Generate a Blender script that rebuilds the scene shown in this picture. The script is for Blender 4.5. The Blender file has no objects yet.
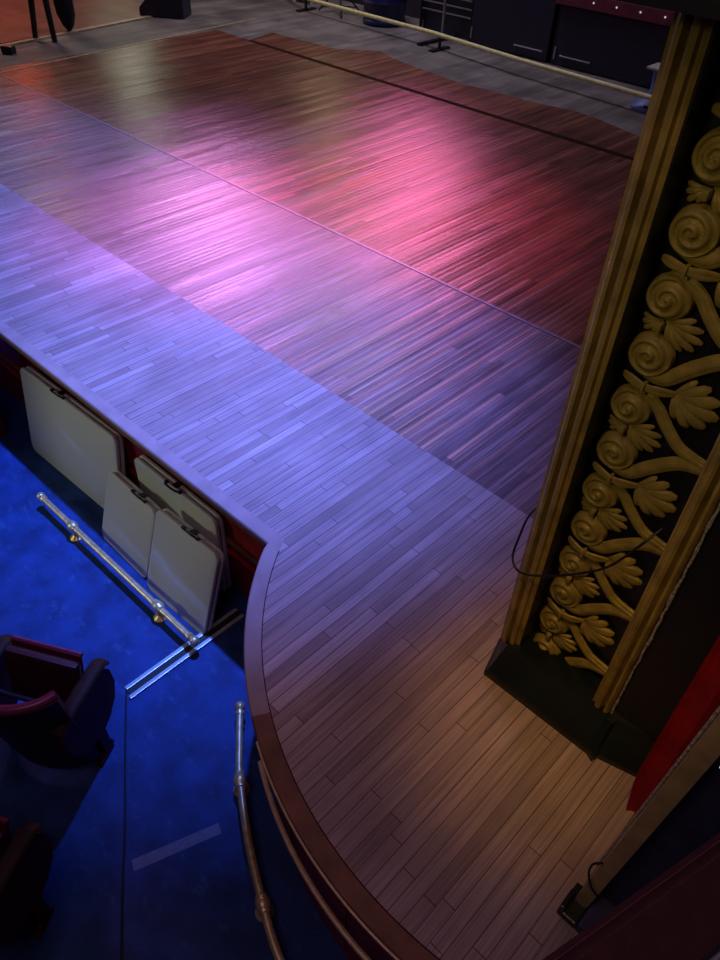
import bpy, bmesh, math, random
from mathutils import Vector, Matrix
random.seed(7)
C = bpy.context.scene.collection
sc = bpy.context.scene
PI = math.pi
FZ = -1.04                                   # auditorium floor level, the stage is z = 0

# ------------------------------------------------------------------ materials
def mat(name, col, rough=.5, metal=0, spec=.5, noise=0, nscale=20, bump=0, bscale=60, coat=0, emis=None, estr=0):
    m = bpy.data.materials.new(name); m.use_nodes = True
    nt = m.node_tree; b = nt.nodes['Principled BSDF']
    b.inputs['Base Color'].default_value = (*col, 1)
    b.inputs['Roughness'].default_value = rough
    b.inputs['Metallic'].default_value = metal
    b.inputs['Specular IOR Level'].default_value = spec
    b.inputs['Coat Weight'].default_value = coat
    if emis:
        b.inputs['Emission Color'].default_value = (*emis, 1); b.inputs['Emission Strength'].default_value = estr
    tc = nt.nodes.new('ShaderNodeTexCoord')
    if noise:
        n = nt.nodes.new('ShaderNodeTexNoise'); n.inputs['Scale'].default_value = nscale; n.inputs['Detail'].default_value = 6
        nt.links.new(tc.outputs['Object'], n.inputs['Vector'])
        r = nt.nodes.new('ShaderNodeValToRGB')
        r.color_ramp.elements[0].position = .3; r.color_ramp.elements[1].position = .7
        r.color_ramp.elements[0].color = (*[c*(1-noise) for c in col], 1)
        r.color_ramp.elements[1].color = (*[min(1, c*(1+noise)) for c in col], 1)
        nt.links.new(n.outputs['Fac'], r.inputs['Fac']); nt.links.new(r.outputs['Color'], b.inputs['Base Color'])
    if bump:
        n = nt.nodes.new('ShaderNodeTexNoise'); n.inputs['Scale'].default_value = bscale; n.inputs['Detail'].default_value = 4
        nt.links.new(tc.outputs['Object'], n.inputs['Vector'])
        bp = nt.nodes.new('ShaderNodeBump'); bp.inputs['Strength'].default_value = bump; bp.inputs['Distance'].default_value = .01
        nt.links.new(n.outputs['Fac'], bp.inputs['Height']); nt.links.new(bp.outputs['Normal'], b.inputs['Normal'])
    return m

def wood(name, cols, rough=(.3, .5), width=.057, length=1.3, tilt=.0012, gap=.45, spec=.5, grain=.25, big=.35, gb=.10, wb=1.0, rn=.25):
    """strip flooring whose boards run along Y; every board piece has its own tone, gloss and tilt"""
    m = bpy.data.materials.new(name); m.use_nodes = True
    nt = m.node_tree; N = nt.nodes; L = nt.links; b = N['Principled BSDF']
    def math_(op, a, c=None, d=None):
        n = N.new('ShaderNodeMath'); n.operation = op
        for i, v in enumerate((a, c, d)):
            if v is None: continue
            if isinstance(v, (int, float)): n.inputs[i].default_value = v
            else: L.new(v, n.inputs[i])
        return n.outputs[0]
    tc = N.new('ShaderNodeTexCoord'); sp = N.new('ShaderNodeSeparateXYZ'); L.new(tc.outputs['Object'], sp.inputs[0])
    u = math_('DIVIDE', sp.outputs[0], width); iu = math_('FLOOR', u); fu = math_('SUBTRACT', u, iu)
    w1 = N.new('ShaderNodeTexWhiteNoise'); w1.noise_dimensions = '1D'; L.new(iu, w1.inputs['W'])
    off = math_('MULTIPLY', w1.outputs['Value'], 37.0)
    v = math_('ADD', math_('DIVIDE', sp.outputs[1], length), off); iv = math_('FLOOR', v); fv = math_('SUBTRACT', v, iv)
    cb = N.new('ShaderNodeCombineXYZ'); L.new(iu, cb.inputs[0]); L.new(iv, cb.inputs[1])
    w2 = N.new('ShaderNodeTexWhiteNoise'); w2.noise_dimensions = '3D'; L.new(cb.outputs[0], w2.inputs['Vector'])
    rnd = w2.outputs['Value']; sc3 = N.new('ShaderNodeSeparateColor'); L.new(w2.outputs['Color'], sc3.inputs[0])
    ramp = N.new('ShaderNodeValToRGB'); cr = ramp.color_ramp
    while len(cr.elements) < len(cols): cr.elements.new(.5)
    for i, c in enumerate(cols):
        cr.elements[i].position = i/(len(cols)-1); cr.elements[i].color = (*c, 1)
    L.new(rnd, ramp.inputs['Fac'])
    # grain, stretched along the board
    mp = N.new('ShaderNodeMapping'); mp.inputs['Scale'].default_value = (90, 2.2, 1)
    L.new(tc.outputs['Object'], mp.inputs['Vector'])
    gr = N.new('ShaderNodeTexNoise'); gr.inputs['Scale'].default_value = 1; gr.inputs['Detail'].default_value = 5; L.new(mp.outputs[0], gr.inputs['Vector'])
    wn = N.new('ShaderNodeTexNoise'); wn.inputs['Scale'].default_value = 1.6; wn.inputs['Detail'].default_value = 8; L.new(tc.outputs['Object'], wn.inputs['Vector'])
    mr = N.new('ShaderNodeMapRange'); L.new(gr.outputs['Fac'], mr.inputs[0]); mr.inputs[1].default_value = .3; mr.inputs[2].default_value = .7
    mr.inputs[3].default_value = 1-grain; mr.inputs[4].default_value = 1+grain
    mw = N.new('ShaderNodeMapRange'); L.new(wn.outputs['Fac'], mw.inputs[0]); mw.inputs[1].default_value = .3; mw.inputs[2].default_value = .7
    mw.inputs[3].default_value = 1-big; mw.inputs[4].default_value = 1+big*.6
    # joints
    e1 = math_('MINIMUM', fu, math_('SUBTRACT', 1, fu)); g1 = math_('LESS_THAN', e1, .036)
    e2 = math_('MINIMUM', fv, math_('SUBTRACT', 1, fv)); g2 = math_('LESS_THAN', e2, .0016/length*1.0)
    g = math_('MAXIMUM', math_('MULTIPLY', g1, math_('ADD', .5, math_('MULTIPLY', sc3.outputs[0], .5))), g2)
    gg = math_('SUBTRACT', 1, math_('MULTIPLY', g, gap))
    k = math_('MULTIPLY', math_('MULTIPLY', mr.outputs[0], mw.outputs[0]), gg)
    vm = N.new('ShaderNodeVectorMath'); vm.operation = 'SCALE'; L.new(ramp.outputs['Color'], vm.inputs[0]); L.new(k, vm.inputs['Scale'])
    L.new(vm.outputs[0], b.inputs['Base Color'])
    rr = math_('ADD', rough[0], math_('MULTIPLY', sc3.outputs[1], rough[1]-rough[0]))
    rr = math_('ADD', rr, math_('MULTIPLY', math_('SUBTRACT', wn.outputs['Fac'], .5), rn))
    L.new(rr, b.inputs['Roughness']); b.inputs['Specular IOR Level'].default_value = spec
    # tilt of every piece + cupping + grain as bump (metres)
    t = math_('MULTIPLY', math_('MULTIPLY', math_('SUBTRACT', fu, .5), math_('SUBTRACT', sc3.outputs[2], .5)), tilt)
    cup = math_('MULTIPLY', math_('MULTIPLY', e1, e1), tilt*.6)
    h = math_('ADD', math_('ADD', t, cup), math_('MULTIPLY', gr.outputs['Fac'], tilt*gb))
    h = math_('ADD', h, math_('MULTIPLY', wn.outputs['Fac'], tilt*wb))
    bp = N.new('ShaderNodeBump'); bp.inputs['Strength'].default_value = 1; bp.inputs['Distance'].default_value = 1
    L.new(h, bp.inputs['Height']); L.new(bp.outputs['Normal'], b.inputs['Normal'])
    return m

M = {}
M['apron'] = wood('apron maple', [(.33, .235, .20), (.385, .28, .24), (.41, .30, .255), (.43, .31, .268), (.45, .33, .288), (.52, .40, .35)], (.50, .66), tilt=.0007, gap=.85, spec=.22, big=.30, grain=.25, length=1.1)
M['mid'] = wood('mid stage boards', [(.16, .09, .09), (.19, .11, .105), (.21, .125, .12), (.27, .165, .15)], (.32, .44), tilt=.0075, gap=.6, spec=.6, big=.3, grain=.5, length=2.4, gb=.11, wb=0, rn=.05)
M['up'] = wood('upstage varnished boards', [(.13, .044, .028), (.19, .065, .042), (.23, .08, .052), (.33, .125, .08)], (.30, .40), tilt=.0080, gap=.6, spec=.6, big=.3, grain=.55, length=2.6, gb=.12, wb=0, rn=.04)
M['grey'] = wood('bare grey boards', [(.16, .15, .14), (.20, .18, .17), (.24, .22, .20)], (.55, .7), width=.11, tilt=.001, gap=.3, spec=.3, big=.45)
M['wing'] = mat('red brown wing floor', (.20, .07, .05), .5, noise=.3, nscale=3)
M['nose_pale'] = mat('pale nosing board', (.40, .29, .245), .55, spec=.25, noise=.15, nscale=7)
M['nose_dark'] = mat('dark varnished nosing board', (.20, .09, .045), .45, spec=.35, noise=.3, nscale=9)
M['brass'] = mat('aged brass', (.85, .64, .28), .38, .6, noise=.25, nscale=30)
M['brasstrim'] = mat('gilt edge trim', (.85, .62, .30), .42, .35, noise=.2, nscale=30)
M['carpet'] = mat('blue painted floor', (.010, .042, .16), .6, spec=.3, noise=.35, nscale=6, bump=.4, bscale=90)
M['redwall'] = mat('dark red painted panel', (.30, .018, .018), .35, noise=.25, nscale=8)
M['table'] = mat('off white moulded plastic', (.60, .62, .52), .5, noise=.04, nscale=60, bump=.15, bscale=250)
M['tableside'] = mat('grey plastic table rim', (.40, .39, .35), .5)
M['black'] = mat('black plastic', (.012, .012, .014), .4)
M['blackpaint'] = mat('black green gloss paint', (.006, .011, .009), .36, noise=.4, nscale=7)
M['recess'] = mat('black recess paint', (.006, .007, .008), .5, noise=.3, nscale=9)
M['gilt'] = mat('old gold paint', (.33, .25, .045), .48, .12, spec=.35, noise=.2, nscale=25, bump=.2, bscale=45)
M['giltdk'] = mat('old gold paint on moulding', (.36, .255, .05), .5, .1, noise=.3, nscale=12)
M['giltpale'] = mat('worn pale gold paint', (.42, .32, .13), .5, .1, noise=.2, nscale=12)
M['plaster'] = mat('bare torn plaster edge', (.36, .32, .27), .9, noise=.3, nscale=60, bump=1, bscale=60)
M['velvet'] = mat('red velvet', (.62, .010, .018), .75, noise=.2, nscale=8)
M['velvetdk'] = mat('dark red velvet', (.055, .010, .011), .8, noise=.2, nscale=30, bump=.2, bscale=200)
M['seatred'] = mat('red seat upholstery', (.045, .003, .006), .55, noise=.2, nscale=15)
M['seatpan'] = mat('dark red painted seat metal', (.10, .005, .007), .5, spec=.2, noise=.2, nscale=8)
M['seatrim_lit'] = mat('red seat rim with painted highlight', (.22, .02, .05), .3)  # brighter than the upholstery: the rim highlight is put into the colour
M['seatwood'] = mat('dark armrest wood', (.028, .014, .010), .6, spec=.2, noise=.3, nscale=20)
M['alu'] = mat('pale aluminium', (.62, .66, .62), .35, .6)
M['tape'] = mat('grey gaffer tape', (.13, .16, .26), .7, noise=.15, nscale=40)
M['darkmetal'] = mat('dark metal', (.05, .05, .055), .4, .7)
M['cable'] = mat('black cable rubber', (.008, .008, .008), .5)
M['yellow'] = mat('yellow painted pipe', (.80, .78, .36), .45, noise=.15, nscale=14)
M['goldtape'] = mat('faded gold tape', (.42, .33, .20), .5, noise=.3, nscale=9)
M['navy'] = mat('navy black laminate', (.018, .018, .045), .45, noise=.2, nscale=4)
M['bluebarrel'] = mat('dark blue plastic', (.012, .016, .10), .4)
M['bluestand'] = mat('blue plastic', (.10, .14, .42), .45, noise=.1, nscale=10)
M['white'] = mat('white plastic', (.6, .6, .58), .5)
M['silver'] = mat('grey silver metal', (.42, .42, .45), .35, .7)
M['brownwood'] = mat('brown wood', (.26, .13, .06), .5, noise=.25, nscale=14)
M['maroon'] = mat('maroon cloth', (.16, .02, .05), .8, noise=.2, nscale=10)
M['darkcloth'] = mat('dark cloth', (.010, .011, .020), .9, noise=.2, nscale=10)
M['boxwall'] = mat('navy box wall cloth', (.03, .035, .09), .7, noise=.3, nscale=10)
M['backwall'] = mat('dark back wall', (.03, .025, .045), .9, noise=.3, nscale=2)
M['bulb'] = mat('small frosted bulb', (.8, .8, .75), .3, emis=(1, .85, .9), estr=.5)
M['seam'] = mat('dark groove', (.035, .014, .010), .9, spec=.08)
M['strip'] = mat('worn pale joint strip', (.32, .20, .20), .35, noise=.3, nscale=12)

# ------------------------------------------------------------------ mesh helpers
def box(bm, c, s, rot=None, bev=0):
    r = bmesh.ops.create_cube(bm, size=1); vs = r['verts']
    bmesh.ops.scale(bm, vec=s, verts=vs)
    if bev:
        es = list({e for v in vs for e in v.link_edges})
        rr = bmesh.ops.bevel(bm, geom=es, offset=bev, segments=2, affect='EDGES', profile=.6)
        vs = rr['verts']
        # all verts of this island
        seen = set(vs); st = list(vs)
        while st:
            v = st.pop()
            for e in v.link_edges:
                o = e.other_vert(v)
                if o not in seen: seen.add(o); st.append(o)
        vs = list(seen)
    mtx = Matrix.Translation(c) @ (rot.to_4x4() if rot else Matrix.Identity(4))
    bmesh.ops.transform(bm, matrix=mtx, verts=vs)
    return vs
def tube(bm, pts, rad, seg=10, flat=1.0, up=Vector((0, 0, 1)), caps=True):
    """round (or flattened) bar through pts; rad is a number or a list"""
    pts = [Vector(p) for p in pts]; n = len(pts); rings = []
    up = Vector(up)
    for i, p in enumerate(pts):
        d = (pts[min(i+1, n-1)] - pts[max(i-1, 0)]).normalized()
        u = up if abs(d.dot(up)) < .95 else Vector((1, 0, 0))
        a = d.cross(u).normalized(); b = a.cross(d).normalized()
        r = rad[i] if isinstance(rad, (list, tuple)) else rad
        rings.append([bm.verts.new(p + a*r*math.cos(2*PI*k/seg) + b*r*flat*math.sin(2*PI*k/seg)) for k in range(seg)])
    for i in range(n-1):
        for k in range(seg):
            bm.faces.new((rings[i][k], rings[i][(k+1) % seg], rings[i+1][(k+1) % seg], rings[i+1][k]))
    if caps:
        bm.faces.new(rings[0][::-1]); bm.faces.new(rings[-1])
def lathe(bm, prof, c=(0, 0, 0), seg=24, axis=None):
    c = Vector(c); q = Vector((0, 0, 1)).rotation_difference(Vector(axis)) if axis else None
    rings = []
    for r, z in prof:
        ring = []
        for k in range(seg):
            v = Vector((max(r, 1e-4)*math.cos(2*PI*k/seg), max(r, 1e-4)*math.sin(2*PI*k/seg), z))
            if q: v = q @ v
            ring.append(bm.verts.new(c + v))
        rings.append(ring)
    for i in range(len(prof)-1):
        for k in range(seg):
            bm.faces.new((rings[i][k], rings[i][(k+1) % seg], rings[i+1][(k+1) % seg], rings[i+1][k]))
    bm.faces.new(rings[0][::-1]); bm.faces.new(rings[-1])
def ball(bm, c, r, sx=1, sy=1, sz=1):
    rr = bmesh.ops.create_uvsphere(bm, u_segments=20, v_segments=12, radius=r)
    bmesh.ops.scale(bm, vec=(sx, sy, sz), verts=rr['verts']); bmesh.ops.translate(bm, vec=c, verts=rr['verts'])
def prism(bm, pts, z0, z1):
    lo = [bm.verts.new((x, y, z0)) for x, y in pts]; hi = [bm.verts.new((x, y, z1)) for x, y in pts]; n = len(pts)
    bm.faces.new(lo[::-1]); bm.faces.new(hi)
    for i in range(n): bm.faces.new((lo[i], lo[(i+1) % n], hi[(i+1) % n], hi[i]))
def sweep_x(bm, prof, x0, x1):      # profile of (y, z) points extruded along X
    a = [bm.verts.new((x0, y, z)) for y, z in prof]; b = [bm.verts.new((x1, y, z)) for y, z in prof]; n = len(prof)
    bm.faces.new(a); bm.faces.new(b[::-1])
    for i in range(n): bm.faces.new((a[(i+1) % n], a[i], b[i], b[(i+1) % n]))
def sweep_path(bm, path, prof):     # prof: list of (offset along the normal, z); path: list of ((x, y), (nx, ny))
    rings = [[bm.verts.new((p[0]+n[0]*o, p[1]+n[1]*o, z)) for o, z in prof] for p, n in path]; k = len(prof)
    for i in range(len(rings)-1):
        for j in range(k): bm.faces.new((rings[i][j], rings[i][(j+1) % k], rings[i+1][(j+1) % k], rings[i+1][j]))
    bm.faces.new(rings[0][::-1]); bm.faces.new(rings[-1])
def obj(name, bm, m, parent=None, smooth=False, loc=None):
    bmesh.ops.recalc_face_normals(bm, faces=bm.faces)
    me = bpy.data.meshes.new(name); bm.to_mesh(me); bm.free()
    me.materials.append(M[m] if isinstance(m, str) else m)
    if smooth:
        for p in me.polygons: p.use_smooth = True
        try: me.set_sharp_from_angle(angle=math.radians(38))
        except Exception: pass
    o = bpy.data.objects.new(name, me); C.objects.link(o)
    if parent: o.parent = parent
    if loc: o.location = loc
    return o
def thing(name, label, cat, loc=(0, 0, 0), rz=0, group=None):
    o = bpy.data.objects.new(name, None); C.objects.link(o); o.empty_display_size = .1
    o.location = loc; o.rotation_euler = (0, 0, rz); return tag(o, label, cat, group)
def tag(o, label, cat, group=None):
    o['label'] = label; o['category'] = cat
    if group: o['group'] = group
    return o
def struct(name, bm, m, smooth=False, label=None):
    o = obj(name, bm, m, smooth=smooth); o['kind'] = 'structure'
    if label: o['label'] = label
    return o
def B(): return bmesh.new()
def smooth_curve(P, n=8):
    P = [Vector(p) for p in P]; out = []
    Q = [P[0]*2-P[1]] + P + [P[-1]*2-P[-2]]
    for i in range(1, len(Q)-2):
        for k in range(n):
            t = k/n; a, b, c, d = Q[i-1], Q[i], Q[i+1], Q[i+2]
            out.append(.5*((2*b)+(c-a)*t+(2*a-5*b+4*c-d)*t*t+(3*b-3*c+d-a)*t**3))
    out.append(P[-1]); return out
def dup(root, loc, rz, label=None, group=None):
    r = root.copy(); C.objects.link(r); r.location = loc; r.rotation_euler = (0, 0, rz)
    if label: r['label'] = label
    if group: r['group'] = group
    for ch in list(root.children):
        c = ch.copy(); C.objects.link(c); c.parent = r
        for g in ch.children:
            d = g.copy(); C.objects.link(d); d.parent = c
    return r

# ------------------------------------------------------------------ the stage floor and its front
CX, CY, R0 = -.5, 2.5, 1.86                      # centre and radius of the curved end of the apron
def arc(r, a0, a1, n=64):
    return [(CX+r*math.cos(a0+(a1-a0)*i/n), CY+r*math.sin(a0+(a1-a0)*i/n)) for i in range(n+1)]
A_CORNER = math.atan2(1.555-CY, -2.095-CX)       # angle at which the straight edge meets the curve
A0 = A_CORNER if A_CORNER < 0 else A_CORNER-2*PI
A1 = math.radians(-52)
def edge_y(x): return 1.425 + (x+7.5)*(1.555-1.425)/(7.5-2.095)
outer = [(-17.0, edge_y(-17.0)), (-7.5, edge_y(-7.5)), (-2.095, 1.555)]
YA, YB, YC = 2.73, 4.43, 8.23
inset = .085
IN = R0-inset
# inner line of the nosing = edge of the apron boards
A0i = -PI-math.asin((edge_y(-2.0)+inset-CY)/IN)
for _ in range(20): A0i = -PI-math.asin((edge_y(CX+IN*math.cos(A0i))+inset-CY)/IN)
KN = ((CX+IN*math.cos(A0i)+2.095)/inset, (CY+IN*math.sin(A0i)-1.555)/inset)
ip = arc(IN, A0i, A1)
bm = B(); prism(bm, [(-17, edge_y(-17)+inset)] + ip + [(3.0, ip[-1][1]), (3.0, YA), (-17, YA)], -.04, 0)
struct('floor_apron', bm, 'apron', label='pale maple strip floor of the stage apron lit blue')
bm = B(); prism(bm, [(-17, YA), (3, YA), (3, YB), (-17, YB)], -.04, 0)
struct('floor_midstage', bm, 'mid', label='darker strip floor between apron and varnished upstage boards')
jag = [(3, 9.1), (-3.6, 9.03), (-4.1, 9.01), (-4.6, 9.15), (-4.99, 9.22), (-5.6, 9.11), (-6.79, 9.03), (-7.2, 9.09), (-7.92, 9.18), (-8.3, 9.26), (-8.71, 9.41), (-9.18, 8.96), (-9.9, 8.9), (-10.59, 8.86), (-10.45, 8.25), (-11.3, 8.25)]
bm = B(); prism(bm, [(-11.3, YB+.0), (3, YB)] + jag, -.04, 0)
struct('floor_upstage', bm, 'up', label='red brown varnished strip floor upstage')
bm = B(); prism(bm, [(-17, YB), (-11.3, YB), (-11.3, 8.25), (-17, 8.25)], -.044, -.002)
struct('floor_side', bm, 'grey', label='bare grey boards beside the stage')
bm = B(); prism(bm, [(-26, 8.25), (3, 8.25), (3, 11.6), (-26, 11.6)], -.045, -.003)
struct('floor_back', bm, 'grey', label='bare grey boards at the back of the stage')
bm = B(); prism(bm, [(-12.72, 8.4), (-12.42, 4.0), (-26, 4.0), (-26, 8.4)], -.001, .012)
struct('floor_wing', bm, 'wing', label='red brown floor covering in the wing')
# seams
bm = B(); box(bm, (-7, YB, .0015), (20, .028, .005)); struct('trim_1', bm, 'strip', label='pale joint strip between midstage and upstage boards')
bm = B(); box(bm, (-3.6, YC, .0015), (13.6, .085, .005)); struct('trim_2', bm, 'seam', label='dark groove across the upstage boards')
def strip_line(bm, a, b, w, z0, z1):
    a = Vector((*a, 0)); b = Vector((*b, 0)); d = (b-a).normalized(); n = Vector((-d.y, d.x, 0))*w/2
    prism(bm, [((a-n).x, (a-n).y), ((b-n).x, (b-n).y), ((b+n).x, (b+n).y), ((a+n).x, (a+n).y)], z0, z1)
bm = B(); strip_line(bm, (-11.05, 3.9), (-11.53, 9.3), .055, -.001, .004); struct('trim_4', bm, 'goldtape', label='pale gold line along the side of the stage floor')
bm = B(); strip_line(bm, (-12.25, 4.2), (-12.78, 8.6), .10, -.001, .02); struct('trim_5', bm, 'goldtape', label='worn gold edge of the wing floor')

# nosing: pale on the straight run and the start of the curve, dark on the rest
A_SW = math.atan2(.863-CY, -1.377-CX)
def npath(a0, a1, n=48, r=R0):
    return [((CX+r*math.cos(a0+(a1-a0)*i/n), CY+r*math.sin(a0+(a1-a0)*i/n)), (-math.cos(a0+(a1-a0)*i/n), -math.sin(a0+(a1-a0)*i/n))) for i in range(n+1)]
noseprof = [(0, -.028), (0, -.008), (.006, .001), (inset, .001), (inset, -.04), (.02, -.04)]
L0 = Vector((1, (edge_y(0)-edge_y(-1)), 0)).normalized(); LN = (-L0.y, L0.x)
miter = ((-2.095, 1.555), (.15, .95))
bm = B(); sweep_path(bm, [((-17, edge_y(-17)), LN), ((-2.095, 1.555), KN)], noseprof)
struct('trim_6', bm, 'nose_pale', label='pale nosing board along the straight stage front')
bm = B(); sweep_path(bm, [((-2.095, 1.555), KN)] + npath(max(A0, A0i)+.02, A_SW, 30), noseprof); struct('trim_7', bm, 'nose_pale', label='pale nosing board at the start of the stage curve')
bm = B(); sweep_path(bm, npath(A_SW, A1, 50), noseprof); struct('trim_8', bm, 'nose_dark', label='dark varnished nosing board round the stage curve')
bm = B(); sweep_path(bm, [(p, n) for p, n in npath(max(A0, A0i)+.02, A1, 80)], [(inset-.003, .0005), (inset-.003, .0022), (inset+.001, .0022), (inset+.001, .0005)])
struct('trim_3', bm, 'seam', label='dark joint between nosing and apron boards')
# gilt bead under the nosing and the lower moulding
def curved_tube(r, z, rad, a0, a1, n=60): return [(CX+r*math.cos(a0+(a1-a0)*i/n), CY+r*math.sin(a0+(a1-a0)*i/n), z) for i in range(n+1)]
bm = B(); tube(bm, curved_tube(R0+.001, -.012, 0, A_SW+.06, A1), .007, 8); struct('trim_9', bm, 'brasstrim', True, label='thin gilt bead under the curved nosing')
bm = B(); tube(bm, curved_tube(R0-.012, -.42, 0, A_SW-.0, A1), .013, 8); struct('trim_10', bm, 'brasstrim', True, label='gilt moulding round the curved stage front')
bm = B(); tube(bm, [(-17, edge_y(-17)+.008, -.045), (-2.12, 1.562, -.045)], .012, 8); struct('trim_11', bm, 'nose_dark', True, label='brown bead under the straight stage edge')
# front wall of the stage
bm = B()
wy = lambda x: edge_y(x)+.16
box(bm, (0, 0, 0), (.001, .001, .001)); bm.clear()
a = [(-17, wy(-17)), (-2.06, wy(-2.06))] + arc(R0-.07, A0+.03, A1, 48)
pathn = []
for i, p in enumerate(a):
    q0 = Vector((*a[max(i-1, 0)], 0)); q1 = Vector((*a[min(i+1, len(a)-1)], 0)); d = (q1-q0).normalized(); pathn.append((p, (-d.y, d.x)))
sweep_path(bm, pathn, [(0, FZ-.02), (0, -.041), (.05, -.041), (.05, FZ-.02)])
struct('wall_stage_front', bm, 'redwall', label='dark red panelled front of the stage')
for k, z in enumerate((-.20, -.55, -.66)):
    bm = B(); box(bm, ((-17-2.1)/2, wy(-9.5)-.012, z), (14.8, .03, .028), Matrix.Rotation(math.atan(edge_y(0)-edge_y(-1)), 3, 'Z'), .006)
    struct('trim_%d' % (12+k), bm, 'redwall' if k == 2 else 'nose_dark', label='moulding along the straight stage front')
bm = B()
for i, x in enumerate([-16+1.4*k for k in range(10)]):
    box(bm, (x-.35, wy(x-.35)-.010, -.375), (.05, .03, .32))
struct('trim_15', bm, 'redwall', label='upright stiles of the stage front panels')
for k in range(7):
    aa = math.radians(205+k*15); r = R0-.072
    bm = B(); box(bm, (CX+r*math.cos(aa), CY+r*math.sin(aa), -.62), (.02, .04, .60), Matrix.Rotation(aa, 3, 'Z'))
    struct('trim_%d' % (16+k), bm, 'redwall', label='upright stile of the curved stage front')

# ------------------------------------------------------------------ auditorium floor
bm = B(); prism(bm, [(-17, -5), (3, -5), (3, 2.2), (-17, 2.2)], FZ-.05, FZ)
fl = struct('floor', bm, 'carpet', label='scuffed dark blue auditorium floor')
# scuffs and dust of the blue floor
nt = M['carpet'].node_tree; b = nt.nodes['Principled BSDF']
src = b.inputs['Base Color'].links[0].from_socket
tc = nt.nodes.new('ShaderNodeTexCoord'); mp = nt.nodes.new('ShaderNodeMapping'); mp.inputs['Scale'].default_value = (1, 1.7, 1); mp.inputs['Rotation'].default_value = (0, 0, .6)
nt.links.new(tc.outputs['Object'], mp.inputs['Vector'])
n = nt.nodes.new('ShaderNodeTexNoise'); n.inputs['Scale'].default_value = 9; n.inputs['Detail'].default_value = 9; n.inputs['Roughness'].default_value = .75
nt.links.new(mp.outputs[0], n.inputs['Vector'])
r = nt.nodes.new('ShaderNodeValToRGB'); r.color_ramp.elements[0].position = .56; r.color_ramp.elements[1].position = .78; r.color_ramp.elements[1].color = (.55, .55, .55, 1)
nt.links.new(n.outputs['Fac'], r.inputs['Fac'])
mx = nt.nodes.new('ShaderNodeMix'); mx.data_type = 'RGBA'; mx.inputs['B'].default_value = (.07, .20, .42, 1)
nt.links.new(r.outputs['Color'], mx.inputs['Factor']); nt.links.new(src, mx.inputs['A']); nt.links.new(mx.outputs['Result'], b.inputs['Base Color'])

bm = B(); box(bm, (-9, 12.0, 2.0), (40, .2, 6)); struct('wall_back', bm, 'backwall', label='dark wall behind the stage')

# aluminium floor track: two bars crossing to the stage
t = thing('floor_track', 'pair of pale metal strips on the blue floor running under the stage', 'floor strip', (-2.49, 1.19, FZ))
for dx, y0, y1 in ((-.043, -.44, .40), (.025, -.455, .40)):
    bm = B(); box(bm, (dx, (y0+y1)/2, .009), (.026, y1-y0, .018), bev=.003); obj('metal_strip', bm, 'alu', t)
bm = B(); box(bm, (-.009, -.02, .005), (.042, .84, .008)); obj('gap_strip', bm, 'cable', t)
# cable on the floor
pts = [(-2.52, .745), (-2.3, .60), (-2.06, .445), (-1.837, .303), (-1.6, .14), (-1.347, -.024), (-1.1, -.18), (-.8, -.4)]
bm = B(); tube(bm, smooth_curve([(x, y, FZ+.006) for x, y in pts]), .006, 8)
tag(obj('floor_cable', bm, 'cable', smooth=True), 'thin black cable running across the blue floor from the metal strips', 'cable')
# grey tape
bm = B(); strip_line(bm, (-1.66, .235), (-1.50, .655), .058, FZ+.0005, FZ+.002)
tag(obj('tape_strip', bm, 'tape'), 'short straight strip of grey tape stuck on the blue floor', 'tape')

# ------------------------------------------------------------------ folding tables
def rounded(w, h, r, n=8):
    pts = []
    for cx, cz, a in ((w/2-r, h-r, 0), (-w/2+r, h-r, PI/2), (-w/2+r, r, PI), (w/2-r, r, 1.5*PI)):
        for k in range(n+1):
            t = a+PI/2*k/n; pts.append((cx+r*math.cos(t), cz+r*math.sin(t)))
    return pts
def slab(bm, pts, y0, y1, bev=.008):
    cx = sum(p[0] for p in pts)/len(pts); cz = sum(p[1] for p in pts)/len(pts)
    def ring(y, s):
        out = []
        for x, z in pts:
            d = Vector((x-cx, z-cz)); L = d.length; d = d*((L-s)/L); out.append(bm.verts.new((cx+d.x, y, cz+d.y)))
        return out
    rs = [ring(y0, bev), ring(y0+bev*.4, bev*.3), ring(y0+bev, 0), ring(y1-bev, 0), ring(y1, bev)]; n = len(pts)
    for a, b in zip(rs, rs[1:]):
        for i in range(n): bm.faces.new((a[i], a[(i+1) % n], b[(i+1) % n], b[i]))
    bm.faces.new(rs[0]); bm.faces.new(rs[-1][::-1])
def folding_table(x, y, yaw, tilt, w, h, label, hx=0):
    # local y = 0 is the front face; leans back against the stage
    t = thing('folding_table', label, 'folding table', (x, y, FZ), 0, None)
    t.rotation_euler = (-tilt, 0, yaw)
    P = rounded(w, h, .055)
    bm = B(); slab(bm, P, 0, .030); obj('tabletop_half', bm, 'table', t, True)
    bm = B(); slab(bm, rounded(w-.03, h-.03, .05), .030, .040); o = obj('folding_frame', bm, 'tableside', t, True); o.location = (0, 0, .015)
    bm = B(); slab(bm, P, .040, .068); obj('tabletop_half', bm, 'table', t, True)
    # strap handle
    bm = B(); tube(bm, smooth_curve([(hx-.065, .012, h-.003), (hx-.06, -.006, h+.012), (hx-.03, -.018, h+.020), (hx+.03, -.018, h+.020), (hx+.06, -.006, h+.012), (hx+.065, .012, h-.003)], 5), .0085, 8, .7); obj('handle', bm, 'black', t, True)
    for s in (-1, 1):
        bm = B(); box(bm, (hx+s*.07, .012, h-.001), (.03, .026, .012), bev=.003); obj('handle_mount', bm, 'black', t)
    bm = B(); box(bm, (hx, .04, h-.004), (.05, .05, .014), bev=.003); obj('latch', bm, 'black', t)
    return t
folding_table(-4.33, 1.440, .048, .155, 1.225, .755, 'largest folded white table leaning on the stage front, farthest left', -.10)
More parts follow.
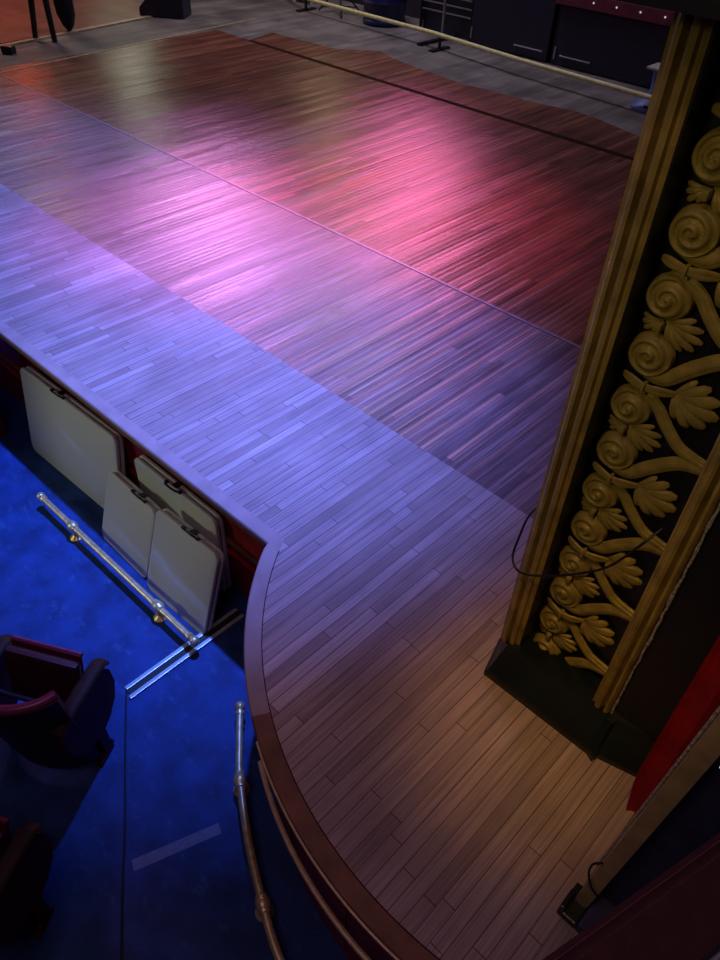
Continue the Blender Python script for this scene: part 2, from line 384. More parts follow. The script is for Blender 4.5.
folding_table(-3.115, 1.60, .026, .01, .86, .70, 'folded white table standing behind the two small ones, directly against the stage front', -.0)
folding_table(-3.44, 1.300, -.007, .325, .575, .565, 'left one of two small folded tables, its edge overlapping the largest table', .08)
folding_table(-2.81, 1.285, .051, .325, .60, .645, 'right one of two small folded tables, leaning nearest the metal floor strips', .03)

# ------------------------------------------------------------------ brass rails lying on the floor
def rail(path, joints, label, ends=(True, True), z=FZ+.12):
    t = thing('brass_rail', label, 'rail', (path[len(path)//2][0], path[len(path)//2][1], FZ))
    o = Vector(t.location)
    P = [Vector((x, y, z))-o for x, y in path]
    bm = B(); tube(bm, P, .021, 14); obj('rail_tube', bm, 'brass', t, True)
    for k, e in zip((0, -1), ends):
        if not e: continue
        d = (P[k]-P[1 if k == 0 else -2]).normalized()
        bm = B(); ball(bm, P[k]+d*.035, .031); lathe(bm, [(.026, -.02), (.028, 0), (.018, .008)], P[k], 16, d); obj('ball_finial', bm, 'brass', t, True)
    for jx, jy in joints:
        p = Vector((jx, jy, z))-o
        i = min(range(len(P)-1), key=lambda i: (P[i]-p).length); d = (P[i+1]-P[i]).normalized()
        bm = B(); lathe(bm, [(.022, -.045), (.028, -.04), (.028, -.028), (.034, -.02), (.036, 0), (.034, .02), (.028, .028), (.028, .04), (.022, .045)], p, 18, d); obj('collar', bm, 'brass', t, True)
        bm = B(); lathe(bm, [(.045, 0), (.045, .010), (.030, .020), (.016, .032), (.014, .06), (.02, .085), (.02, .10)], (p.x, p.y, 0), 20); obj('floor_bracket', bm, 'brass', t, True)
    return t
rail([(-4.22+i*(1.73)/20, 1.158+.05*i/20) for i in range(21)], [(-3.83, 1.17), (-2.83, 1.200)], 'straight brass rail with ball ends lying in front of the folded tables')
rp = [(CX+1.955*math.cos(a), CY+1.955*math.sin(a)) for a in [math.atan2(1.108-CY, -1.885-CX)+i*.034 for i in range(40)]]
rp = smooth_curve([(-1.885, 1.108, 0), (-1.73, .98, 0), (-1.577, .862, 0), (-1.31, .70, 0), (-1.036, .565, 0), (-.808, .473, 0), (-.5, .41, 0), (-.15, .44, 0)])
rail([(p.x, p.y) for p in rp], [(-1.577, .862), (-1.036, .565), (-.35, .41)], 'curved brass rail on the blue floor following the rounded stage end', (True, True))

# ------------------------------------------------------------------ theatre seats
def theatre_seat(label, loc, rz):
    # local: faces +y, lateral +x, z = 0 floor
    t = thing('theatre_seat', label, 'theatre seat', loc, rz, 'red theatre seats on the blue floor')
    bm = B()    # curved tub backrest, extended down near the floor to block light
    n = 20; prof = []
    for i in range(n+1):
        a = math.radians(180+20+ (140)*i/n)
        prof.append((.27*math.cos(a)/math.cos(math.radians(20)), -.02+.22*math.sin(a)))
    rows = []
    for z, s in ((.06, .90), (.34, .93), (.5, .96), (.72, 1.0), (.84, 1.02), (.88, 1.02)):
        rows.append([(x*s, y*s-(z-.34)*.14, z) for x, y in prof])
    def shell(th):
        out = []
        for r in rows:
            out.append([bm.verts.new((x*(1+th/.3), y-th, z)) for x, y, z in r])
        return out
    f = shell(0.0); g = shell(.045)
    for S in (f, g):
        for i in range(len(S)-1):
            for k in range(n): bm.faces.new((S[i][k], S[i][k+1], S[i+1][k+1], S[i+1][k]))
    for k in range(n):
        bm.faces.new((f[-1][k], f[-1][k+1], g[-1][k+1], g[-1][k])); bm.faces.new((f[0][k], g[0][k], g[0][k+1], f[0][k+1]))
    for i in range(len(f)-1):
        for k in (0, n): bm.faces.new((f[i][k], f[i+1][k], g[i+1][k], g[i][k]))
    back = obj('backrest', bm, 'seatred', t, True)
    top = rows[-1]
    bm = B(); tube(bm, [(x*1.07, y-.022, z+.004) for x, y, z in top], .026, 10); obj('backrest_rim', bm, 'seatrim_lit', back, True)
    # seat cushion flipped nearly upright, bottom pan facing the stage
    bm = B(); box(bm, (0, .03, .52), (.42, .06, .36), Matrix.Rotation(math.radians(-14), 3, 'X'), .03); cu = obj('seat_cushion', bm, 'seatred', t, True)
    bm = B(); box(bm, (0, .075, .53), (.40, .02, .36), Matrix.Rotation(math.radians(-14), 3, 'X'), .008); obj('seat_pan', bm, 'seatpan', cu, True)
    bm = B(); tube(bm, [(-.2, .125, .70), (.2, .125, .70)], .011, 10); obj('front_edge_rim', bm, 'seatrim_lit', cu, True)
    bm = B(); tube(bm, [(-.25, -.05, .43), (.25, -.05, .43)], .016, 10); obj('hinge_bar', bm, 'darkmetal', t, True)
    for s in (-1, 1):
        bm = B()
        P = [(-.12, .0), (-.12, .02), (-.06, .05), (-.06, .22), (-.16, .27), (-.24, .36), (-.27, .48), (-.27, .62), (.12, .62), (.17, .54), (.18, .42), (.14, .31), (.06, .24), (.0, .22), (.0, .05), (.01, .02), (.01, 0)]
        P = [(a, b) for a, b in P]
        lo = [bm.verts.new((s*.27-.02, y, z)) for y, z in P]; hi = [bm.verts.new((s*.27+.02, y, z)) for y, z in P]
        bm.faces.new(lo); bm.faces.new(hi[::-1])
        for i in range(len(P)): bm.faces.new((lo[i], hi[i], hi[(i+1) % len(P)], lo[(i+1) % len(P)]))
        st = obj('side_standard', bm, 'seatpan', t)
        bm = B(); sw = [(s*.27, -.27, .625), (s*.27, -.15, .64), (s*.27, 0, .645), (s*.27, .12, .64), (s*.27, .165, .61)]
        tube(bm, smooth_curve(sw, 5), .042, 12, .4); obj('armrest', bm, 'seatwood', t, True)
    return t
fa = math.atan2(.5, .87)      # facing up-left towards the middle of the stage
s1 = theatre_seat('red theatre seat with dark armrests, the nearer of two to the stage', (-2.52, .36, FZ), fa)
s2 = dup(s1, (-2.0, -.29, FZ), fa, 'red theatre seat in the second row, behind the other, at the picture edge')

# dark red cabinet end at the left, against the stage
t = thing('side_cabinet', 'dark red cabinet with a pale rounded top rail left of the largest table', 'cabinet', (-5.55, 1.18, FZ))
bm = B(); box(bm, (0, 0, .40), (.62, .36, .80), bev=.01); obj('body', bm, 'seatpan', t)
bm = B(); box(bm, (0, -.187, .4), (.5, .015, .62), bev=.004); obj('panel', bm, 'redwall', t)
bm = B(); tube(bm, [(-.31, .02, .84), (.33, .02, .84)], .045, 14, .6); obj('top_rail', bm, 'alu', t, True)

# ------------------------------------------------------------------ the gilded proscenium pilaster
pil = thing('gilded_pilaster', 'tall black pilaster with gold scrollwork panel beside the stage', 'pilaster', (0, 0, 0))
ZT = 4.3
bm = B(); box(bm, (-.55, 2.08, (.1+ZT)/2), (.56, .16, ZT-.1)); obj('recessed_back', bm, 'recess', pil)
# plinth, sloping back at the top
bm = B(); pr = [(-.805, 1.745), (-.27, 1.75), (-.235, 1.735), (-.225, 1.765), (-.10, 1.80), (.05, 1.84), (.05, 2.3), (-.86, 2.3), (-.86, 1.93)]
lo = [bm.verts.new((x, y, 0)) for x, y in pr]; m1 = [bm.verts.new((x, y, .03)) for x, y in pr]
m2 = [bm.verts.new((x+(.012 if x < -.5 else -.008), y+.006, .045)) for x, y in pr]
m3 = [bm.verts.new((x+(.02 if x < -.5 else -.010), y+.055 if y < 1.9 else y+.015, .103)) for x, y in pr]
hi = [bm.verts.new((x+(.03 if x < -.5 else -.015), (y+.105) if y < 1.9 else y+.03, .16)) for x, y in pr]
for a_, b_ in zip((lo, m1, m2, m3), (m1, m2, m3, hi)):
    for i in range(len(pr)): bm.faces.new((a_[i], a_[(i+1) % len(pr)], b_[(i+1) % len(pr)], b_[i]))
bm.faces.new(lo[::-1]); bm.faces.new(hi)
obj('plinth', bm, 'blackpaint', pil)
def moulding(x0, x1, z0, name='gilt_moulding', right=False):
    # fluted profile across x, depth in -y
    w = x1-x0
    P = [(0, 2.0), (0, 1.885), (.05, 1.870), (.16, 1.862), (.27, 1.864), (.33, 1.884), (.38, 1.896), (.43, 1.884), (.50, 1.864), (.62, 1.858), (.74, 1.862), (.79, 1.878), (.84, 1.880), (.90, 1.876), (.98, 1.880), (1, 1.89), (1, 2.0)]
    if right: P = [(1-a, b) for a, b in P][::-1]
    bm = B(); a = [bm.verts.new((x0+u*w, y, z0)) for u, y in P]; n = 40; rings = [a]
    bm.faces.new(a)
    rings.append([bm.verts.new((x0+u*w, y, ZT)) for u, y in P]); bm.faces.new(rings[-1][::-1])
    for i in range(len(P)): bm.faces.new((a[i], a[(i+1) % len(P)], rings[1][(i+1) % len(P)], rings[1][i]))
    return obj(name, bm, 'giltdk', pil, True)
moulding(-.824, -.736, .13)
bm = B(); box(bm, (-.7335, 1.945, (.13+ZT)/2), (.004, .125, ZT-.13)); obj('inner_cheek', bm, 'recess', pil)
moulding(-.364, -.282, .125, right=True)
# outer cheek of the left moulding
bm = B(); box(bm, (-.828, 1.95, (.13+ZT)/2), (.012, .14, ZT-.13)); o = obj('side_cheek', bm, 'giltdk', pil)
bm = B(); tube(bm, [(-.831, 1.886, .14), (-.831, 1.886, ZT)], .0035, 6); obj('worn_edge', bm, 'plaster', pil)
# torn pale plaster along the right side
bm = B(); pts = []; z = .10; 
while z < ZT-.05:
    pts.append((-.275+random.uniform(-.0015, .003), 1.885, z)); z += .035
tube(bm, pts, [random.uniform(.004, .0075) for _ in pts], 6); obj('torn_edge', bm, 'plaster', pil)
# dark return wall to the right of the pilaster
bm = B(); box(bm, (-.10, 2.0, (.15+ZT)/2), (.34, .2, ZT-.15)); obj('side_return', bm, 'recess', pil)

YO = 1.995
def on_plane(x, z, y=YO): return (x, y, z)
# scroll roundel
def scroll_mesh(sgn):
    bm = B(); nr, na = 20, 56; rings = []
    for i in range(nr+1):
        rr = i/nr; ring = []
        for k in range(na):
            th = 2*PI*k/na
            ph = (rr*2.2 - sgn*th/(2*PI)) % 1.0
            ridge = (math.sin(PI*min(1, ph/.62))**.6 if ph < .62 else 0)
            h = .018*(1-rr**2) + .011*ridge*(1 if rr < .96 else 0) + .020*(1-max(0, (rr-.9)/.1)**2)
            if rr > .99: h = 0
            R_ = .070*rr
            ring.append(bm.verts.new((R_*math.cos(th), -h, R_*math.sin(th))))
        rings.append(ring)
        if i == 0:
            continue
        for k in range(na):
            bm.faces.new((rings[i-1][k], rings[i-1][(k+1) % na], ring[(k+1) % na], ring[k]))
    bmesh.ops.remove_doubles(bm, verts=rings[0], dist=1e-4)
    return bm
proto = {}
for s in (1, -1):
    proto[s] = scroll_mesh(s)
def lobes(bm, origin, specs, y=YO):
    """fan of tapered lobes: (angle degrees, length, width)"""
    ox, oz = origin
    for ang, L, w in specs:
        a = math.radians(ang); P = []; Rr = []
        for k in range(8):
            t = k/7; bend = .25*t*t*(1 if ang < 0 else -1)*0
            P.append((ox+L*t*math.cos(a+bend), y-.014-.012*math.sin(PI*t), oz+L*t*math.sin(a+bend)))
            Rr.append(w*(.30+.70*math.sin(PI*min(1, t*.62+.02)))*(1 if k < 7 else .45))
        tube(bm, P, Rr, 8, .8, up=Vector((0, 1, 0)))
scroll_o = {}; parts = {}
def inst(key, build, m, name, z):
    if key in parts:
        o = parts[key].copy(); C.objects.link(o); o.parent = pil; o.location = (0, 0, z)
    else:
        o = obj(name, build(), m, pil, True); o.location = (0, 0, z); parts[key] = o
    return o
def b_scroll(s, x):
    def f():
        bm = scroll_mesh(s); bmesh.ops.translate(bm, vec=(x, YO-.012, 0), verts=bm.verts)
        return bm
    return f
def b_band():
    bm = B()
    for s in (0, 1):
        tube(bm, smooth_curve([(-.712, YO-.03, .004), (-.68, YO-.048, -.001+.012*s), (-.628, YO-.058, .0+.006*s), (-.58, YO-.048, -.004+.014*s), (-.540, YO-.02, .002)], 5), [.004]+[.010]*19+[.004], 8, .7, up=Vector((0, 1, 0)))
    box(bm, (-.628, YO-.058, .002), (.012, .03, .034), bev=.004)
    return bm
def b_fan():
    bm = B()
    lobes(bm, (-.655, .012), [(200, .062, .009), (222, .064, .009), (180, .060, .008), (243, .047, .008)])
    lobes(bm, (-.645, .020), [(20, .085, .010), (3, .110, .0115), (-14, .122, .012), (-31, .118, .012), (-48, .102, .011), (-65, .074, .010)])
    box(bm, (-.650, YO-.045, .006), (.020, .03, .03), bev=.006)
    return bm
def b_palmette():
    bm = B(); lobes(bm, (-.548, .0), [(54, .085, .012), (34, .115, .017), (13, .137, .020), (-8, .147, .021), (-29, .137, .020), (-50, .115, .017), (-71, .085, .012)])
    return bm
def b_stem_up():
    bm = B(); P = smooth_curve([(-.690, YO-.014, .085), (-.680, YO-.016, .055), (-.640, YO-.02, .034), (-.585, YO-.02, .036), (-.524, YO-.02, .100), (-.456, YO-.02, .160), (-.40, YO-.018, .180), (-.365, YO-.018, .184)], 6)
    tube(bm, P, [.026+.000*i for i in range(len(P))], 10, .6, up=Vector((0, 1, 0))); 
    tube(bm, [p+Vector((0, -.010, 0)) for p in P], .012, 8, .7, up=Vector((0, 1, 0))); return bm
def b_stem_down():
    bm = B(); P = smooth_curve([(-.690, YO-.014, -.075), (-.66, YO-.016, -.045), (-.620, YO-.02, -.046), (-.575, YO-.02, -.070), (-.530, YO-.02, -.118), (-.475, YO-.02, -.165), (-.425, YO-.018, -.182), (-.365, YO-.018, -.192)], 6)
    tube(bm, P, .022, 10, .6, up=Vector((0, 1, 0)))
    tube(bm, [p+Vector((0, -.010, 0)) for p in P], .010, 8, .7, up=Vector((0, 1, 0))); return bm
for k in range(11):
    zc = .445 + .3850*(k)                # band heights .445, .83, 1.215, 1.60 ...
    if zc > ZT-.2: break
    inst('s1', b_scroll(1, -.652), 'gilt', 'scroll', zc+.095)
    inst('s2', b_scroll(-1, -.656), 'gilt', 'scroll', zc-.102)
    inst('band', b_band, 'gilt', 'leaf_band', zc)
    inst('up', b_stem_up, 'gilt', 'stem', zc)
    inst('dn', b_stem_down, 'gilt', 'stem', zc)
    inst('pal', b_palmette, 'gilt', 'palmette', zc)
    inst('fan', b_fan, 'gilt', 'fan_leaf', zc-.1925)
# lowest scroll, cut off above the plinth
o = inst('s1', None, None, None, .140); o = inst('up', None, None, None, .060)
# thin black cable looped round the moulding
P = smooth_curve([(-.40, 1.90, 1.17), (-.431, 1.845, 1.10), (-.497, 1.84, .943), (-.587, 1.84, .826), (-.713, 1.835, .705), (-.809, 1.835, .646), (-.866, 1.86, .665), (-.880, 1.90, .75), (-.881, 1.94, .84), (-.86, 2.0, .9)], 8)
bm = B(); tube(bm, P, .0048, 8); tag(obj('looped_cable', bm, 'cable', smooth=True), 'thin black cable hanging in a loop across the gold scrollwork', 'cable')
# black border rail across the top
bm = B(); box(bm, (-.20, 1.79, 2.79), (1.66, .06, .40)); box(bm, (-.20, 1.765, 2.60), (1.66, .03, .03))
tag(obj('black_beam', bm, 'black'), 'black horizontal beam crossing in front of the gilded pilaster top', 'beam')

# ------------------------------------------------------------------ red curtain, gilt post, box wall and ledge at the right
def curtain_edge(z):
    T = [(0, -.030), (.25, -.068), (1.15, -.082), (4.5, -.12)]
    for (a0, b0), (a1, b1) in zip(T, T[1:]):
        if z <= a1: return b0+(b1-b0)*(z-a0)/(a1-a0)
    return T[-1][1]
bm = B(); n = 60; rows = []
for z in [i*.1 for i in range(0, 43)]:
    row = []
    for k in range(n+1):
        u = k/n; x = curtain_edge(z) + u*.75
        y = 1.655 + .018*math.sin(u*46+.3*math.sin(z)) + u*.04
        row.append(bm.verts.new((x, y, z+.004)))
    rows.append(row)
for a_, b_ in zip(rows, rows[1:]):
    for k in range(n): bm.faces.new((a_[k], a_[k+1], b_[k+1], b_[k]))
geo = bmesh.ops.solidify(bm, geom=bm.faces[:], thickness=.012)
tag(obj('red_curtain', bm, 'velvet', smooth=True), 'red velvet curtain hanging between the black pilaster and the gold post', 'curtain')

post = thing('gilt_post', 'slim gold post rising from the boards beside the red curtain', 'post', (.018, 1.25, 0))
bm = B()
def ring(z, x0, x1, y0, y1): return [bm.verts.new(v) for v in ((x0, y0, z), (x1, y0, z), (x1, y1, z), (x0, y1, z))]
rs = []
for z in (.02, .06, 1.2, 2.5, 3.8):
    x0 = -.020+.022*z; x1 = .026+.022*z+.004*z; rs.append(ring(z, x0, x1, -.03, .04))
bm.faces.new(rs[0]); bm.faces.new(rs[-1][::-1])
for a_, b_ in zip(rs, rs[1:]):
    for i in range(4): bm.faces.new((a_[i], a_[(i+1) % 4], b_[(i+1) % 4], b_[i]))
bmesh.ops.bevel(bm, geom=[e for e in bm.edges if abs((e.verts[0].co-e.verts[1].co).z) > .01], offset=.008, segments=3, affect='EDGES')
obj('shaft', bm, 'giltpale', post, True)
bm = B(); tube(bm, [(-.026+.022*z, .03, z) for z in (.25, 1.2, 2.5, 3.8)], .0045, 8); obj('pale_bead', bm, 'plaster', post, True)
bm = B(); box(bm, (-.005, -.035, .02), (.075, .13, .04), bev=.008); box(bm, (-.035, -.06, .045), (.02, .08, .07), bev=.006); obj('foot', bm, 'blackpaint', post)
bm = B(); tube(bm, smooth_curve([(-.012, -.036, .42), (-.032, -.038, .37), (-.028, -.038, .30), (.0, -.037, .23), (.03, -.034, .20)], 6), .004, 8); obj('wire', bm, 'cable', post, True)

bm = B(); box(bm, (.53, 1.325, 1.5), (.99, .04, 5.0))
struct('wall_box', bm, 'boxwall', label='navy wall of the theatre box')
bm = B(); box(bm, (.54, 1.225, .03), (.98, .15, .06), bev=.01); struct('baseboard_box', bm, 'boxwall', label='dark base strip of the theatre box')
# small sequin lights on that wall
sp = [(.118, 1.20), (.165, 1.16), (.115, 1.06), (.20, 1.30), (.16, 1.42)]
for i, (x, z) in enumerate([(.095, 1.22), (.100, 1.10), (.085, 1.17)]):
    bm = B(); ball(bm, (x, 1.304, z), .0032, sz=1.8)
    tag(obj('wall_bulb', bm, 'bulb', smooth=True), 'tiny pale bulb on the navy wall right of the gold post', 'bulb', 'tiny bulbs on the navy box wall')

# padded velvet ledge of the box in front
led = thing('box_ledge', 'dark red velvet padded ledge in the lower right corner', 'ledge', (.45, .6, 1.6))
a = Vector((.000, .42, 1.60)); b_ = Vector((.112, .80, 1.60)); d = (b_-a).normalized(); a2 = a-d*.6; b2 = b_+d*.50
bm = B(); nrm = Vector((d.y, -d.x, 0)); bm_pts = [a2, b2, b2+nrm*.75, a2+nrm*.75]
o_ = Vector(led.location)
lo = [bm.verts.new(p-o_+Vector((0, 0, -.14))) for p in bm_pts]; hi = [bm.verts.new(p-o_) for p in bm_pts]
bm.faces.new(lo[::-1]); bm.faces.new(hi)
for i in range(4): bm.faces.new((lo[i], lo[(i+1) % 4], hi[(i+1) % 4], hi[i]))
bmesh.ops.bevel(bm, geom=bm.edges[:], offset=.03, segments=5, affect='EDGES')
obj('padded_top', bm, 'velvetdk', led, True)
bm = B(); pa = a2-o_+nrm*.012+Vector((0, 0, -.012)); pb = b2-o_+nrm*.012+Vector((0, 0, -.012)); tube(bm, [pa, pb], .0012, 8); obj('edge_highlight', bm, 'maroon', led, True)  # thin maroon tube standing in for the highlight along the ledge edge
# ridged grey rail on the ledge
t = thing('ridged_rail', 'ridged grey metal rail lying on the dark red ledge at the corner', 'rail', (.16, .56, 1.60))
for k in range(4):
    bm = B(); p0 = Vector((.02+.012*k-.03, -.12-.004*k, .010)); p1 = p0+Vector((.07, .26, 0)); tube(bm, [p0, p1], .0055, 8); obj('metal_rib', bm, 'silver', t, True)
bm = B(); box(bm, (.04, .0, .003), (.06, .24, .006), Matrix.Rotation(math.atan2(-.07, .26), 3, 'Z')); obj('base_plate', bm, 'darkmetal', t)

# ------------------------------------------------------------------ things at the back of the stage
t = thing('yellow_pipe', 'long pale yellow pipe on low black feet across the back of the stage', 'pipe', (-7.8, 10.1, 0))
bm = B(); tube(bm, [(-12.5+7.8, .69, .2), (-11.28+7.8, .245, .2), (-8.39+7.8, .13, .2), (-6.5+7.8, -.115, .2), (-4.34+7.8, -.282, .2), (-2.0+7.8, -.38, .2)], .032, 12); obj('pipe', bm, 'yellow', t, True)
for x, y in ((-11.5+7.8, .33), (-8.15+7.8, .10), (-2.3+7.8, -.36)):
    bm = B(); box(bm, (x, y, .012), (.10, .42, .026), bev=.006); box(bm, (x, y, .09), (.035, .035, .15)); obj('foot', bm, 'black', t)

t = thing('plastic_drum', 'dark blue plastic drum standing behind the yellow pipe', 'drum', (-9.95, 10.85, 0))
bm = B(); lathe(bm, [(.34, 0), (.37, .02), (.37, .06), (.355, .08), (.37, .3), (.39, .34), (.37, .38), (.38, .62), (.40, .66), (.38, .70), (.37, .95), (.36, 1.0)], seg=36); obj('body', bm, 'bluebarrel', t, True)
bm = B(); lathe(bm, [(.385, .98), (.39, 1.0), (.385, 1.03), (.30, 1.035), (.29, 1.02)], seg=36); obj('rim', bm, 'bluebarrel', t, True)

t = thing('slatted_rack', 'rack with thin grey horizontal slats and a silver upright behind the pipe', 'rack', (-8.7, 11.0, 0))
for i in range(6):
    bm = B(); box(bm, (0, 0, .32+i*.115), (1.05, .02, .018)); obj('slat', bm, 'silver', t)
bm = B(); tube(bm, [(.18, -.30, .0), (.18, -.30, 1.5)], .022, 10); obj('silver_upright', bm, 'silver', t, True)
for s in (-1, 1):
    bm = B(); box(bm, (s*.54, 0, .55), (.03, .05, 1.1)); obj('post', bm, 'darkmetal', t)
bm = B(); box(bm, (.18, -.42, .02), (.08, .9, .035)); obj('foot', bm, 'black', t)
bm = B(); box(bm, (0, .06, .5), (1.08, .02, .98)); obj('back_panel', bm, 'navy', t)

def case(x, w, label, h, hw, flip=1):
    t = thing('road_case', label, 'case', (x, 11.25, 0), 0, None)
    bm = B(); box(bm, (0, 0, h/2+.01), (w, .7, h), bev=.015); obj('body', bm, 'navy', t)
    for s in (-1, 1):
        bm = B(); box(bm, (s*(w/2-.008), -.352, h/2), (.016, .012, h-.05)); obj('edge_strip', bm, 'darkmetal', t)
    bm = B(); tube(bm, [(hw-.3, -.352, .14), (hw-.3, -.375, .14), (hw+.22, -.375, .14), (hw+.22, -.352, .14)], .011, 8); obj('handle', bm, 'silver', t, True)
    bm = B(); box(bm, (flip*(w/2-.05), -.356, .16), (.03, .02, .16)); obj('corner_bracket', bm, 'silver', t)
    return t
case(-7.38, 1.50, 'big dark navy case between the slatted rack and the widest case', .95, .45, -1)
case(-5.45, 2.2, 'widest dark navy case with a maroon cloth top, beside the blue stand', .76, -.65, -1)
bm = B(); box(bm, (-5.45, 11.22, .865), (2.3, .78, .17), bev=.01)
mc = tag(obj('maroon_cloth', bm, 'maroon'), 'maroon cloth draped over the widest navy case', 'cloth')
for i in range(5):
    bm = B(); ball(bm, (-6.35+i*.36, 10.82, .875), .012)
    tag(obj('cloth_bulb', bm, 'bulb', smooth=True), 'tiny pale bulb pinned along the maroon cloth', 'bulb', 'tiny bulbs along the maroon cloth')

t = thing('blue_stand', 'blue plastic stand with flared base and white top by the gilded pilaster', 'stand', (-4.42, 10.12, 0))
bm = B(); lathe(bm, [(.30, 0), (.30, .03), (.25, .08), (.17, .13), (.14, .15)], seg=28); obj('base', bm, 'bluestand', t, True)
bm = B(); lathe(bm, [(.11, .15), (.10, .26), (.12, .42), (.15, .46)], seg=24); obj('column', bm, 'bluestand', t, True)
bm = B(); box(bm, (0, 0, .475), (.34, .30, .03), bev=.01); obj('top', bm, 'white', t)
bm = B(); box(bm, (.05, -.225, .055), (.14, .09, .06)); obj('vent', bm, 'black', t)

# wooden chair and black metal stand near the drum
t = thing('wooden_chair', 'brown wooden chair with pale feet left of the black metal stand', 'chair', (-12.05, 10.98, 0), .3)
for sx in (-1, 1):
    for sy in (-1, 1):
        bm = B(); box(bm, (sx*.19, sy*.19, .22+(.22 if sy > 0 else 0)), (.045, .045, .42+(.44 if sy > 0 else 0))); lg = obj('leg', bm, 'brownwood', t)
        bm = B(); lathe(bm, [(.03, 0), (.03, .03), (.02, .035)], (sx*.19, sy*.19, 0), 12); obj('pale_foot', bm, 'white', lg, True)
bm = B(); box(bm, (0, 0, .45), (.46, .46, .035), bev=.01); obj('seat', bm, 'brownwood', t)
bm = B(); box(bm, (0, .2, .76), (.42, .025, .2), bev=.008); obj('backrest', bm, 'brownwood', t)
bm = B(); box(bm, (-.0, -.20, .27), (.38, .02, .22)); obj('front_board', bm, 'brownwood', t)
t = thing('metal_stand', 'black metal stand with splayed legs between wooden chair and drum', 'stand', (-10.95, 10.75, 0))
for a_ in (200, 320, 80):
    an = math.radians(a_); bm = B(); tube(bm, [(0, 0, .42), (.42*math.cos(an), .42*math.sin(an), .012)], .014, 8); obj('leg', bm, 'black', t, True)
    bm = B(); tube(bm, [(0, 0, .12), (.37*math.cos(an), .37*math.sin(an), .06)], .009, 8); obj('brace', bm, 'black', t, True)
bm = B(); tube(bm, [(0, 0, .1), (0, 0, 1.3)], .018, 10); obj('pole', bm, 'silver', t, True)

# black stage monitor wedge
t = thing('stage_monitor', 'black wedge floor loudspeaker on the grey boards at the top edge', 'speaker', (-12.62, 8.22, 0), .62)
bm = B(); P = [(-.42, 0), (.36, 0), (.36, .50), (.02, .54), (-.42, .13)]
lo = [bm.verts.new((x, -.22, z)) for x, z in P]; hi = [bm.verts.new((x, .22, z)) for x, z in P]
bm.faces.new(lo); bm.faces.new(hi[::-1])
for i in range(5): bm.faces.new((lo[i], hi[i], hi[(i+1) % 5], lo[(i+1) % 5]))
bmesh.ops.bevel(bm, geom=bm.edges[:], offset=.015, segments=2, affect='EDGES'); obj('cabinet', bm, 'navy', t)
bm = B(); box(bm, (-.19, 0, .325), (.54, .38, .012), Matrix.Rotation(-math.atan2(.41, .44), 3, 'Y')); obj('grille', bm, 'black', t)

# dark folding easel with coat
t = thing('draped_easel', 'black legged easel with dark cloth hanging from it by the wing floor', 'easel', (-12.4, 6.0, .0))
for x, y, tx, ty in ((-.07, -.30, .15, -.18), (.26, -.16, .26, -.16)):
    bm = B(); tube(bm, [(x, y, .0), (x+(tx-x)*.6, y+(ty-y)*.6, .95), (tx, ty, 1.6)], [.040, .05, .04], 10); obj('leg', bm, 'black', t, True)
bm = B(); tube(bm, [(.3, -.22, 1.5), (-.25, .42, 1.5)], .03, 10); obj('crossbar', bm, 'black', t, True)
bm = B(); tube(bm, [(-.15, .32, .0), (-.15, .32, 1.5)], .03, 10); obj('leg', bm, 'black', t, True)
bm = B(); n = 12; rings = []
for i, (z, r) in enumerate([(.02, .03), (.10, .10), (.25, .15), (.5, .17), (.8, .165), (1.1, .16), (1.4, .14), (1.54, .06)]):
    rings.append([bm.verts.new((-.15+r*(1+.12*math.cos(3*q+i))*math.cos(2*PI*q/n), .32+r*.8*(1+.12*math.sin(3*q+i))*math.sin(2*PI*q/n), z)) for q in range(n)])
for a_, b2_ in zip(rings, rings[1:]):
    for q in range(n): bm.faces.new((a_[q], a_[(q+1) % n], b2_[(q+1) % n], b2_[q]))
bm.faces.new(rings[0]); bm.faces.new(rings[-1][::-1])
obj('hanging_cloth', bm, 'darkcloth', t, True)
bm = B(); box(bm, (-11.95, 5.02, .05), (.18, .12, .10), Matrix.Rotation(.5, 3, 'Z'), .02)
tag(obj('small_black_block', bm, 'black'), 'small black block on grey boards near the picture left edge', 'block')

# ------------------------------------------------------------------ lights
def light(kind, name, loc, tgt, col, power, size=.1, angle=60, blend=.6, size_y=None):
    l = bpy.data.lights.new(name, kind); l.color = col; l.energy = power
    if kind == 'SPOT': l.spot_size = math.radians(angle); l.spot_blend = blend; l.shadow_soft_size = size
    elif kind == 'AREA':
        l.size = size
        if size_y: l.shape = 'RECTANGLE'; l.size_y = size_y
    else: l.shadow_soft_size = size
    o = bpy.data.objects.new(name, l); C.objects.link(o); o.location = loc
    d = Vector(tgt)-Vector(loc); o.rotation_euler = d.to_track_quat('-Z', 'Y').to_euler(); return o
light('SPOT', 'blue_spot', (-3.3, 3.1, 7.2), (-3.75, 2.45, 0), (.085, .185, 1.0), 6400, .10, 44, 1)
light('SPOT', 'blue_wash', (-7.5, 3.1, 7.5), (-8.0, 2.4, 0), (.09, .18, 1.0), 3600, .15, 50, 1)
light('SPOT', 'magenta_spot', (-12.9, 9.0, 5.7), (-5.4, 3.75, 0), (1.0, .38, 1.0), 2100, 1.1, 21, 1)
light('SPOT', 'magenta_top', (-6.2, 4.2, 7.2), (-5.5, 3.8, 0), (.95, .20, 1.0), 1900, .3, 32, 1)
light('SPOT', 'red_spot', (-9.2, 11.2, 3.4), (-4.6, 5.4, 0), (1.0, .20, .48), 800, 1.2, 32, 1)
light('SPOT', 'red_top', (-4.5, 6.0, 7.2), (-4.6, 5.1, 0), (1.0, .14, .42), 1500, .3, 36, 1)
light('SPOT', 'amber_spot', (-.25, .4, 4.2), (-.45, 1.72, .1), (1.0, .56, .03), 170, .2, 21, 1)
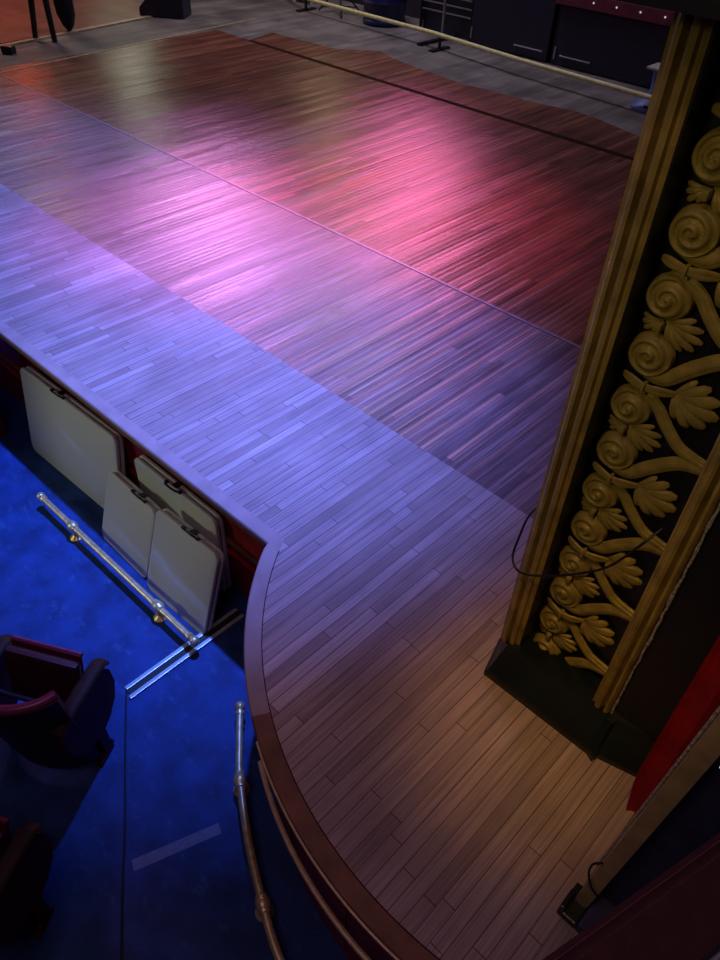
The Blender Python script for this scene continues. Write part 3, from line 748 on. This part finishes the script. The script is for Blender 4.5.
light('SPOT', 'gilt_fill', (-1.0, -.9, 3.4), (-.5, 1.95, 1.7), (1.0, .80, .30), 44, .3, 38, 1)  # added fill to brighten the gold scrollwork, source unseen
light('AREA', 'house_light', (-1.2, -1.0, 6.5), (-2, 2, 0), (1.0, .60, .92), 34, 2.5)
light('SPOT', 'table_fill', (-7.0, -4.0, 2.0), (-3.65, 1.45, -.65), (.92, 1.0, .78), 270, .4, 22, .5)  # added spot that brightens only the table fronts, no such lamp in view
light('AREA', 'back_fill', (-9.5, 9.8, 6.0), (-8.5, 9.0, 0), (.85, .75, 1.0), 150, 2.0)  # added overhead fill to lift the grey boards at the back
light('AREA', 'wing_fill', (-15.5, 6.5, 5.0), (-14, 6.5, 0), (1.0, .75, .6), 70, 1.0)  # added fill so the wing floor is not too dark
light('AREA', 'wing_lamp', (-16.5, 9.6, 1.55), (-10.2, 5.9, 0), (.80, .95, .62), 5, 1.0, size_y=.35)
light('AREA', 'tube_lamp', (-15.4, 9.0, 2.35), (-8.6, 5.0, 0), (.95, .9, .8), 5, .16, size_y=1.1)
light('AREA', 'warm_lamp', (-11.9, 11.4, 2.9), (-5.65, 5.65, 0), (1.0, .72, .35), 9, .35, size_y=.8)
light('AREA', 'red_lamp', (-17.2, 7.4, 1.85), (-10.5, 4.5, 0), (1.0, .10, .03), 8, .5, size_y=.5)
w = bpy.data.worlds.new('world'); sc.world = w; w.use_nodes = True
w.node_tree.nodes['Background'].inputs[0].default_value = (.55, .42, .85, 1); w.node_tree.nodes['Background'].inputs[1].default_value = .02

# ------------------------------------------------------------------ camera
cam = bpy.data.cameras.new('camera'); co = bpy.data.objects.new('camera', cam); C.objects.link(co)
Rm = ((0.7130584120801173, -0.49612209389712875, 0.49538931045079093), (0.7004642594088392, 0.4739272563663133, -0.5336129467731504), (0.029958675748569304, 0.7274997069554235, 0.685453611944065))
co.matrix_world = Matrix.Translation((0, 0, 2.9)) @ Matrix(Rm).to_4x4()
cam.sensor_fit = 'VERTICAL'; cam.sensor_height = 24; cam.lens = 728.94*24/960; cam.clip_start = .01; cam.clip_end = 100
sc.camera = co
sc.view_settings.view_transform = 'Standard'; sc.view_settings.look = 'None'; sc.view_settings.gamma = 1; sc.view_settings.exposure = 0
sc.view_settings.use_curve_mapping = False
